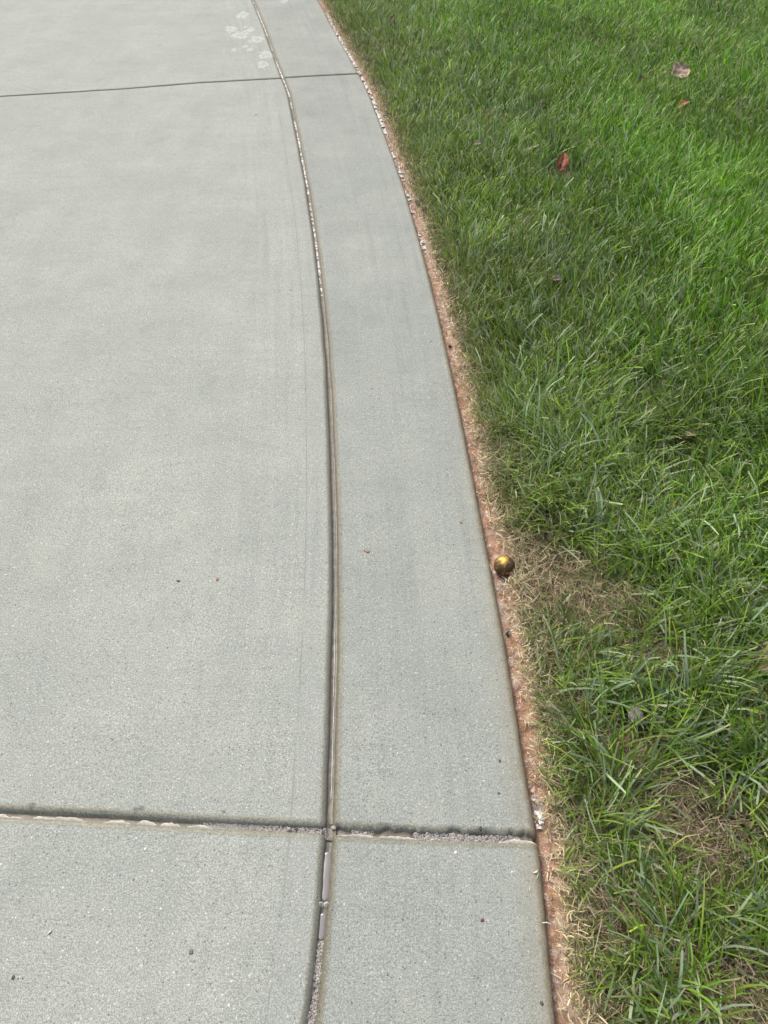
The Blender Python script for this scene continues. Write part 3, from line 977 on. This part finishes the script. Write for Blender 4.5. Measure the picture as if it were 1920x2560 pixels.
# white foam along the far groove and the far clay strip
def foam_sheet(path, s0, s1, wl, wr, z, seed, lab, cover=.5, n=None, freq=40):
    n = n or max(60, int((s1 - s0) / .0022)); m = 14
    s = np.linspace(s0, s1, n)
    v, f = ribbon(path, s0, s1, n, wl, wr, lambda s, u, X, Y: z(X, Y) + .0025 * np.sin(np.pi * u) ** .5 + (fbm(X * 130, Y * 130, seed) - .5) * .004, m)
    c = v[f].mean(1)
    mask = fbm(c[:, 0] * freq, c[:, 1] * freq * .5, seed + 3, 3)
    keep = mask > np.quantile(mask, 1 - cover)
    f = f[keep]
    used = np.unique(f); remap = np.zeros(len(v), int); remap[used] = np.arange(len(used))
    link('white_foam', make_mesh('white_foam', v[used], remap[f], M_FOAM), kind='stuff', cat='foam', label=lab)


zg = lambda X, Y: -.013 + 0 * X
gy = lambda py: float(np.interp(py, PYS, YS))
YS = np.linspace(.2, 8, 800)
PYS = 1280 + FPX * np.array([(CAM_H * math.cos(THETA) - y * math.sin(THETA)) / (y * math.cos(THETA) + CAM_H * math.sin(THETA)) for y in YS])
PYS, YS = PYS[::-1], YS[::-1]
PYS, YS = (PYS, YS) if PYS[0] < PYS[-1] else (PYS[::-1], YS[::-1])
for (a, b, cov, lab) in ((0, 18, .5, 'sparse white foam in the groove at the top edge of the picture'),
                         (20, 92, .95, 'white foam filling the groove above the far joint'),
                         (104, 122, .5, 'small scrap of white foam just above the far joint'),
                         (146, 238, .93, 'long white foam run in the groove across the far joint'),
                         (251, 268, .95, 'short white foam blob below the far joint'),
                         (298, 322, .95, 'white foam dash in the groove third below the far joint'),
                         (328, 372, .95, 'white foam dash with a bluish cast in the groove'),
                         (374, 480, .97, 'longest white foam streak in the upper groove'),
                         (492, 545, .55, 'broken white foam crumbs in the groove'),
                         (550, 590, .97, 'thick white foam blob in the groove level with the lawn leaf'),
                         (592, 735, .72, 'tapering line of white foam at the lower end of the foamy groove')):
    foam_sheet(groove_path, gy(b), gy(a), -.0080, .0080 if b < 500 else .0060, zg, 300 + a, lab, min(.97, cov), freq=95)
for (a, b, cov, lab) in ((25, 130, .90, 'white foam patches on the far clay strip at the top of the picture'),
                         (130, 178, .98, 'white foam heap on the clay strip just above the far joint'),
                         (185, 330, .95, 'white foam patches on the clay strip just below the far joint'),
                         (330, 520, .34, 'scattered white foam scraps on the clay strip beside the upper lawn'),
                         (570, 620, .45, 'small white foam scrap on the clay strip beside the upper slab edge')):
    foam_sheet(edge_path, gy(b), gy(a), .003, .026, lambda X, Y: soil_z(X, Y) + .004, 500 + a, lab, cov * .72, freq=95)

foam_sheet(edge_path, at(1348, 2062)[1], at(1345, 1985)[1], .005, .024, lambda X, Y: soil_z(X, Y) + .002, 640, 'white froth scrap on the clay at the lawn end of the near joint', .42, n=120, freq=150)
# foamy pool on the clay beside the near joint end
x0, y0, _ = at(1346, 2020, -.02)
P, R = pack(lambda r: (lambda a, q: (x0 + .011 * q * math.cos(a) + .010 * (-q * math.sin(a)) * .25, y0 + .032 * q * math.sin(a)))(r.uniform(0, 6.283), r.random() ** .5), lambda x, y: soil_z(x, y) + .002, .0007, .0030, 3500, 9)
link('soap_foam', bubbles_mesh('soap_foam', P, R), kind='stuff', cat='foam', label='frothy white bubbles on the clay at the lawn end of the near joint')
x1, y1, _ = at(1248, 1462, -.02)
P, R = pack(lambda r: (x1 + r.normal(0, .009), y1 + r.normal(0, .008)), lambda x, y: soil_z(x, y) + .002, .0009, .003, 500, 10)
link('soap_foam', bubbles_mesh('soap_foam', P, R), kind='stuff', cat='foam', label='little bubbles on the clay just below the gold ball')

# thin whitish film streaks over the clay
v, f = ribbon(edge_path, .12, 4.5, 3600, .004, .036, lambda s, u, X, Y: soil_z(X, Y) + .0012, 26)
c = v[f].mean(1)
mk = fbm(c[:, 0] * 90, c[:, 1] * 55, 700, 4)
keep = (mk > .545) & (mk < .575)
keep |= (fbm(c[:, 0] * 60, c[:, 1] * 40, 720, 4) > .77)
f = f[keep]; used = np.unique(f); remap = np.zeros(len(v), int); remap[used] = np.arange(len(used))
N = Nodes('soap_scum'); N.b.inputs['Base Color'].default_value = (.58, .47, .42, 1); N.b.inputs['Roughness'].default_value = .3
link('soap_scum', make_mesh('soap_scum', v[used], remap[f], N.m), kind='stuff', cat='soap scum', label='thin pinkish soap film streaks over the wet clay strip')

# ------------------------------------------------------------------ gold ball
def uv_ball(R, seed, nu=64, nv=40):
    th = np.linspace(0, np.pi, nv)[:, None]; ph = np.linspace(0, 2 * np.pi, nu + 1)[None, :-1]
    x = np.sin(th) * np.cos(ph); y = np.sin(th) * np.sin(ph); z = np.cos(th) + 0 * ph
    r = R * (1 + .012 * (fbm(x * 3 + z * 2, y * 3 - z, seed) - .5))
    seam = np.exp(-((x * .75 - y * .2 + z * .25 + .50) / .018) ** 2)      # pressed seam round one side
    r = r * (1 - .02 * seam)
    V = np.stack([x * r, y * r, z * r * .97], -1)
    idx = np.arange(nv * nu).reshape(nv, nu); nx = np.roll(idx, -1, 1)
    return V.reshape(-1, 3), np.stack([idx[:-1], idx[1:], nx[1:], nx[:-1]], -1).reshape(-1, 4)


BALL_R = .0268
bx, by, _ = at(1261, 1413, -.002)
v, f = uv_ball(BALL_R, 4)
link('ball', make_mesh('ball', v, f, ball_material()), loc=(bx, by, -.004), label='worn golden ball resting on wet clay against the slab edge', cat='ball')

# ------------------------------------------------------------------ fallen leaves
def leaf_mesh(name, Lx, Wd, col, seed, curl=.35, lobes=0, holes=0):
    nu, nv = 29, 15
    u = np.linspace(0, 1, nu)[:, None]; v = np.linspace(-1, 1, nv)[None, :]
    half = np.sin(np.pi * u ** .85) ** .8 * (1 - .12 * u)
    if lobes: half = half * (1 + .28 * np.sin(u * np.pi * 2 * lobes + 1) * (np.abs(v) > .3))
    half = half * (1 + .12 * (vnoise(u * 14 + seed, v * 0 + seed, seed) - .5))
    X = (u - .5) * Lx + 0 * v; Y = v * half * Wd / 2
    Z = curl * Wd * .5 * (np.abs(v) ** 1.6) * half - curl * Lx * .22 * (2 * (u - .5)) ** 2 + (fbm(u * 6 + seed, v * 3 + seed, seed) - .5) * Wd * .22
    Z = Z - .0012 * np.exp(-(v / .10) ** 2)
    vein = np.exp(-(v / .09) ** 2) * .8 + .45 * np.exp(-((((u * 8 + np.abs(v) * -1.6) % 1) - .5) / .10) ** 2)
    c = np.array(col)[None, None, :] * (1 + .5 * (fbm(u * 7 + seed, v * 4, seed + 5) - .5))[..., None]
    c = c * (1 - .38 * np.clip(vein, 0, 1))[..., None] * np.ones((nu, nv, 1))
    C = np.concatenate([c, np.ones((nu, nv, 1))], -1)
    T = .0006
    top = np.stack([X, Y, Z + T], -1).reshape(-1, 3); bot = np.stack([X, Y, Z], -1).reshape(-1, 3)
    F = grid_faces(nu, nv); k = nu * nv
    me = make_mesh(name, np.concatenate([top, bot]), np.concatenate([F[:, ::-1], F + k]), M_LEAF, True, None, np.concatenate([C.reshape(-1, 4)] * 2))
    return me


def stalk_mesh(L, r, col):
    n = 8; m = 5
    t = np.linspace(0, 1, n)[:, None]; a = np.linspace(0, 2 * np.pi, m + 1)[None, :-1]
    X = -t * L + 0 * a; Y = np.cos(a) * r * (1 - .3 * t) + .12 * L * t ** 2; Z = np.sin(a) * r + .15 * L * t ** 2
    idx = np.arange(n * m).reshape(n, m); nx = np.roll(idx, -1, 1)
    f = np.stack([idx[:-1], idx[1:], nx[1:], nx[:-1]], -1).reshape(-1, 4)
    C = np.tile(np.array([*col, 1.]), (n * m, 1))
    return make_mesh('stalk', np.stack([X, Y, Z], -1).reshape(-1, 3), f, M_LEAF, True, None, C)


M_LEAF = blade_material('dead_leaf', .6, .35, .12)
LEAVES = [  # px,py,z, length,width,colour, rotz, tilt x, tilt y, curl, lobes, label
    (1703, 176, .062, .135, .110, (.52, .38, .28), .5, .55, -.1, .18, 0, 'large pale tan leaf caught in the far grass at the upper right'),
    (1710, 257, .058, .110, .042, (.36, .18, .075), .75, .2, -.1, .5, 0, 'curled orange brown leaf below the large tan leaf'),
    (1407, 404, .056, .105, .058, (.27, .095, .04), 1.25, .25, -.55, .3, 0, 'upright russet red leaf in the grass beside the upper path'),
    (1608, 198, .055, .048, .040, (.16, .095, .06), .3, .4, .1, .5, 1, 'small dark crumpled leaf left of the large tan leaf'),
    (980, 48, .055, .095, .028, (.075, .045, .028), 1.2, .2, -.5, .3, 0, 'narrow dark brown leaf standing in the grass near the path at the top'),
    (1396, 697, .045, .050, .030, (.24, .20, .15), .2, .2, .1, .4, 0, 'small grey brown leaf in the grass at mid height of the picture'),
    (1196, 358, .045, .050, .030, (.26, .22, .17), .1, .3, 0, .4, 0, 'small faded grey leaf in the grass near the clay edge'),
    (1848, 258, .050, .045, .024, (.17, .11, .09), 1.3, .3, -.3, .4, 0, 'small dark leaf near the right edge below the tan leaf'),
    (1360, 262, .045, .040, .028, (.11, .08, .05), .6, .2, 0, .5, 0, 'tiny dark leaf half hidden in the upper lawn'),
    (1730, 1084, .045, .040, .022, (.30, .24, .17), .2, .2, 0, .4, 0, 'small tan leaf scrap among blades right of centre'),
    (1905, 1640, .036, .085, .045, (.24, .165, .11), 1.1, .3, -.2, .45, 0, 'grey brown leaf cut off by the right edge of the picture'),
]
for k, (px, py, z, Lx, Wd, col, rz, tx, ty, curl, lobes, lab) in enumerate(LEAVES):
    e = bpy.data.objects.new('fallen_leaf', None); COL.objects.link(e)
    e.location = at(px, py, z + .028); e.rotation_euler = (tx, ty, rz)
    e['label'] = lab; e['category'] = 'leaf'; e['group'] = 'dead leaves lying in the lawn'
    link('leaf_blade', leaf_mesh('leaf_blade', Lx, Wd, col, 11 + k, curl, lobes), e)
    link('stalk', stalk_mesh(Lx * .28, .0009, tuple(c * .6 for c in col)), e, loc=(-Lx * .49, 0, -curl * Lx * .22))

# ------------------------------------------------------------------ stones in the lawn and strip
M_STONE = simple('grey_stone', (.15, .135, .14), .6, .45, 220, bump=.5)
M_BLUE = simple('blue_grey_stone', (.10, .115, .14), .5, .4, 200)
for k, (px, py, z, rx, ry, rz_, m, lab) in enumerate((
        (1591, 1790, .036, .0165, .022, .012, M_STONE, 'rounded grey stone with a dark slit lying in the near lawn'),
        (1269, 1579, -.020, .006, .010, .006, M_BLUE, 'blue grey pebble wedged between slab edge and clay'),
        (1046, 503, -.012, .016, .020, .012, M_STONE, 'grey stone at the clay edge beside the upper slab'),
        (1213, 1239, -.020, .006, .006, .005, M_DARK, 'left of two dark pebbles on the clay above the ball'),
        (1224, 1240, -.020, .005, .005, .005, M_DARK, 'right of two dark pebbles on the clay above the ball'),
        (1125, 865, -.020, .006, .006, .005, M_DARK, 'small dark pebble on the clay beside the middle slab'),
        (965, 288, -.012, .018, .018, .012, M_STONE, 'dark grey stone on the clay below the far joint'),
        (1330, 1612, -.012, .007, .008, .006, M_BLUE, 'dark wet stone at the grass roots below the ball'),
        (1736, 352, .045, .016, .02, .014, M_DARK, 'dark greenish stone glimpsed in the upper right lawn'))):
    me = lump_mesh('stone', rx, ry, rz_, m, 170 + k, .22, 12)
    o = link('stone', me, loc=at(px, py, z), label=lab, cat='stone')

# crumbs and clippings on the concrete
M_RUST = simple('orange_crumb', (.30, .16, .09), .8, .3, 400)
M_BRN = simple('brown_seed', (.10, .045, .035), .5, .3, 400)
M_PALE = simple('pale_clipping', (.62, .64, .48), .6, .15, 200)
M_WHITE = simple('white_chip', (.62, .62, .57), .7, .1, 200)
for k, (px, py, r, m, lab) in enumerate((
        (446, 1452, .0038, M_BRN, 'dark brown seed on the left slab'),
        (543, 1448, .0042, M_RUST, 'orange clay crumb on the left slab beside the brown seed'),
        (919, 1379, .0042, M_RUST, 'orange brown clay crumb on the border slab right of the groove'),
        (911, 1376, .0025, M_RUST, 'tinier orange crumb beside the one right of the groove'),
        (1152, 1306, .0040, M_RUST, 'orange clay crumb near the edge of the border slab'),
        (1134, 1362, .0018, M_DARK, 'black speck on the border slab left of the ball'),
        (1085, 957, .0022, M_DARK, 'black speck on the upper border slab'),
        (1077, 854, .0022, M_DARK, 'small black speck higher on the border slab'),
        (803, 517, .0030, M_DARK, 'black speck beside the foamy part of the groove'),
        (764, 972, .0024, M_BRN, 'tiny red brown speck left of the groove'),
        (1247, 1983, .0030, M_DARK, 'dark crumb on the border slab above the near joint'),
        (1249, 1902, .0026, M_DARK, 'dark crumb on the border slab close to the clay'),
        (1200, 2070, .0036, M_DARK, 'dark crumb on the lip of the near joint'),
        (1206, 2300, .0026, M_BRN, 'brown speck on the near border slab'),
        (1354, 2508, .0028, M_DARK, 'black speck by the slab edge at the lower right'),
        (33, 2443, .0028, M_DARK, 'black speck on the near left slab'),
        (363, 2123, .0028, M_WHITE, 'white chip in the slab just below the near joint'),
        (1139, 2132, .0030, M_WHITE, 'white splash chip on the near border slab below the joint'),
        (478, 2379, .0040, M_STONE, 'bluish grey pebble set in the near left slab'),
        (640, 287, .0040, M_DARK, 'black speck on the left slab below the far joint'),
        (727, 725, .0030, M_BRN, 'brown speck between the seam and the groove'),
        (1281, 2180, .0022, M_WHITE, 'white speck on the near border slab'))):
    me = lump_mesh('crumb', r * (.8 + .5 * RNG.random()), r * (.8 + .6 * RNG.random()), r * .35, m, 250 + k, .35, 7)
    link('crumb', me, loc=at(px, py, .0007), label=lab, cat='crumb', group='specks lying on the concrete')

for k, (p0, p1, w, lab) in enumerate((
        ((1170, 1390), (1202, 1400), .0011, 'pale curved fibre on the border slab beside the ball'),
        ((1222, 1411), (1229, 1424), .0014, 'short white fibre touching the slab edge by the ball'),
        ((1333, 2183), (1345, 2176), .0040, 'crumpled pale green clipping near the slab edge below the joint'),
        ((1345, 2180), (1340, 2198), .0014, 'thin tail of the pale clipping below the joint'),
        ((1328, 2212), (1325, 2230), .0010, 'thin white fibre on the near border slab'),
        ((1355, 2308), (1377, 2311), .0022, 'pale straw bridging the slab edge at the lower right'),
        ((119, 2335), (129, 2324), .0032, 'long white chip on the near left slab'),
        ((425, 1490), (444, 1463), .0012, 'faint pale scratch like fibre below the brown seed'),
        ((1213, 1205), (1213, 1226), .0016, 'dark little twig upright on the clay above the ball'))):
    a = np.array(at(*p0, .001)); b = np.array(at(*p1, .001)); c = (a + b) / 2; L = np.linalg.norm(b - a)
    th = math.atan2(*(b - a)[:2][::-1])
    s = np.linspace(0, 1, 9); ring = np.linspace(0, 2 * np.pi, 6)[:-1]
    env = (np.sin(np.pi * (s * .9 + .05)) ** .5)[:, None]
    X = (s - .5)[:, None] * L + 0 * ring; Yb = .12 * L * np.sin(np.pi * s)[:, None] * (1 if k % 2 else -1)
    Yy = Yb + np.cos(ring)[None] * w / 2 * env; Zz = (np.sin(ring)[None] * .35 + .3) * w * env
    idx = np.arange(45).reshape(9, 5); nx = np.roll(idx, -1, 1)
    f = np.stack([idx[:-1], idx[1:], nx[1:], nx[:-1]], -1).reshape(-1, 4)
    me = make_mesh('clipping', np.stack([X, Yy, Zz], -1).reshape(-1, 3), f, M_DARK if k == 8 else (M_WHITE if k == 6 else M_PALE))
    o = link('clipping', me, loc=tuple(c), label=lab, cat='clipping', group='pale clippings and fibres on the concrete')
    o.rotation_euler = (0, 0, th)
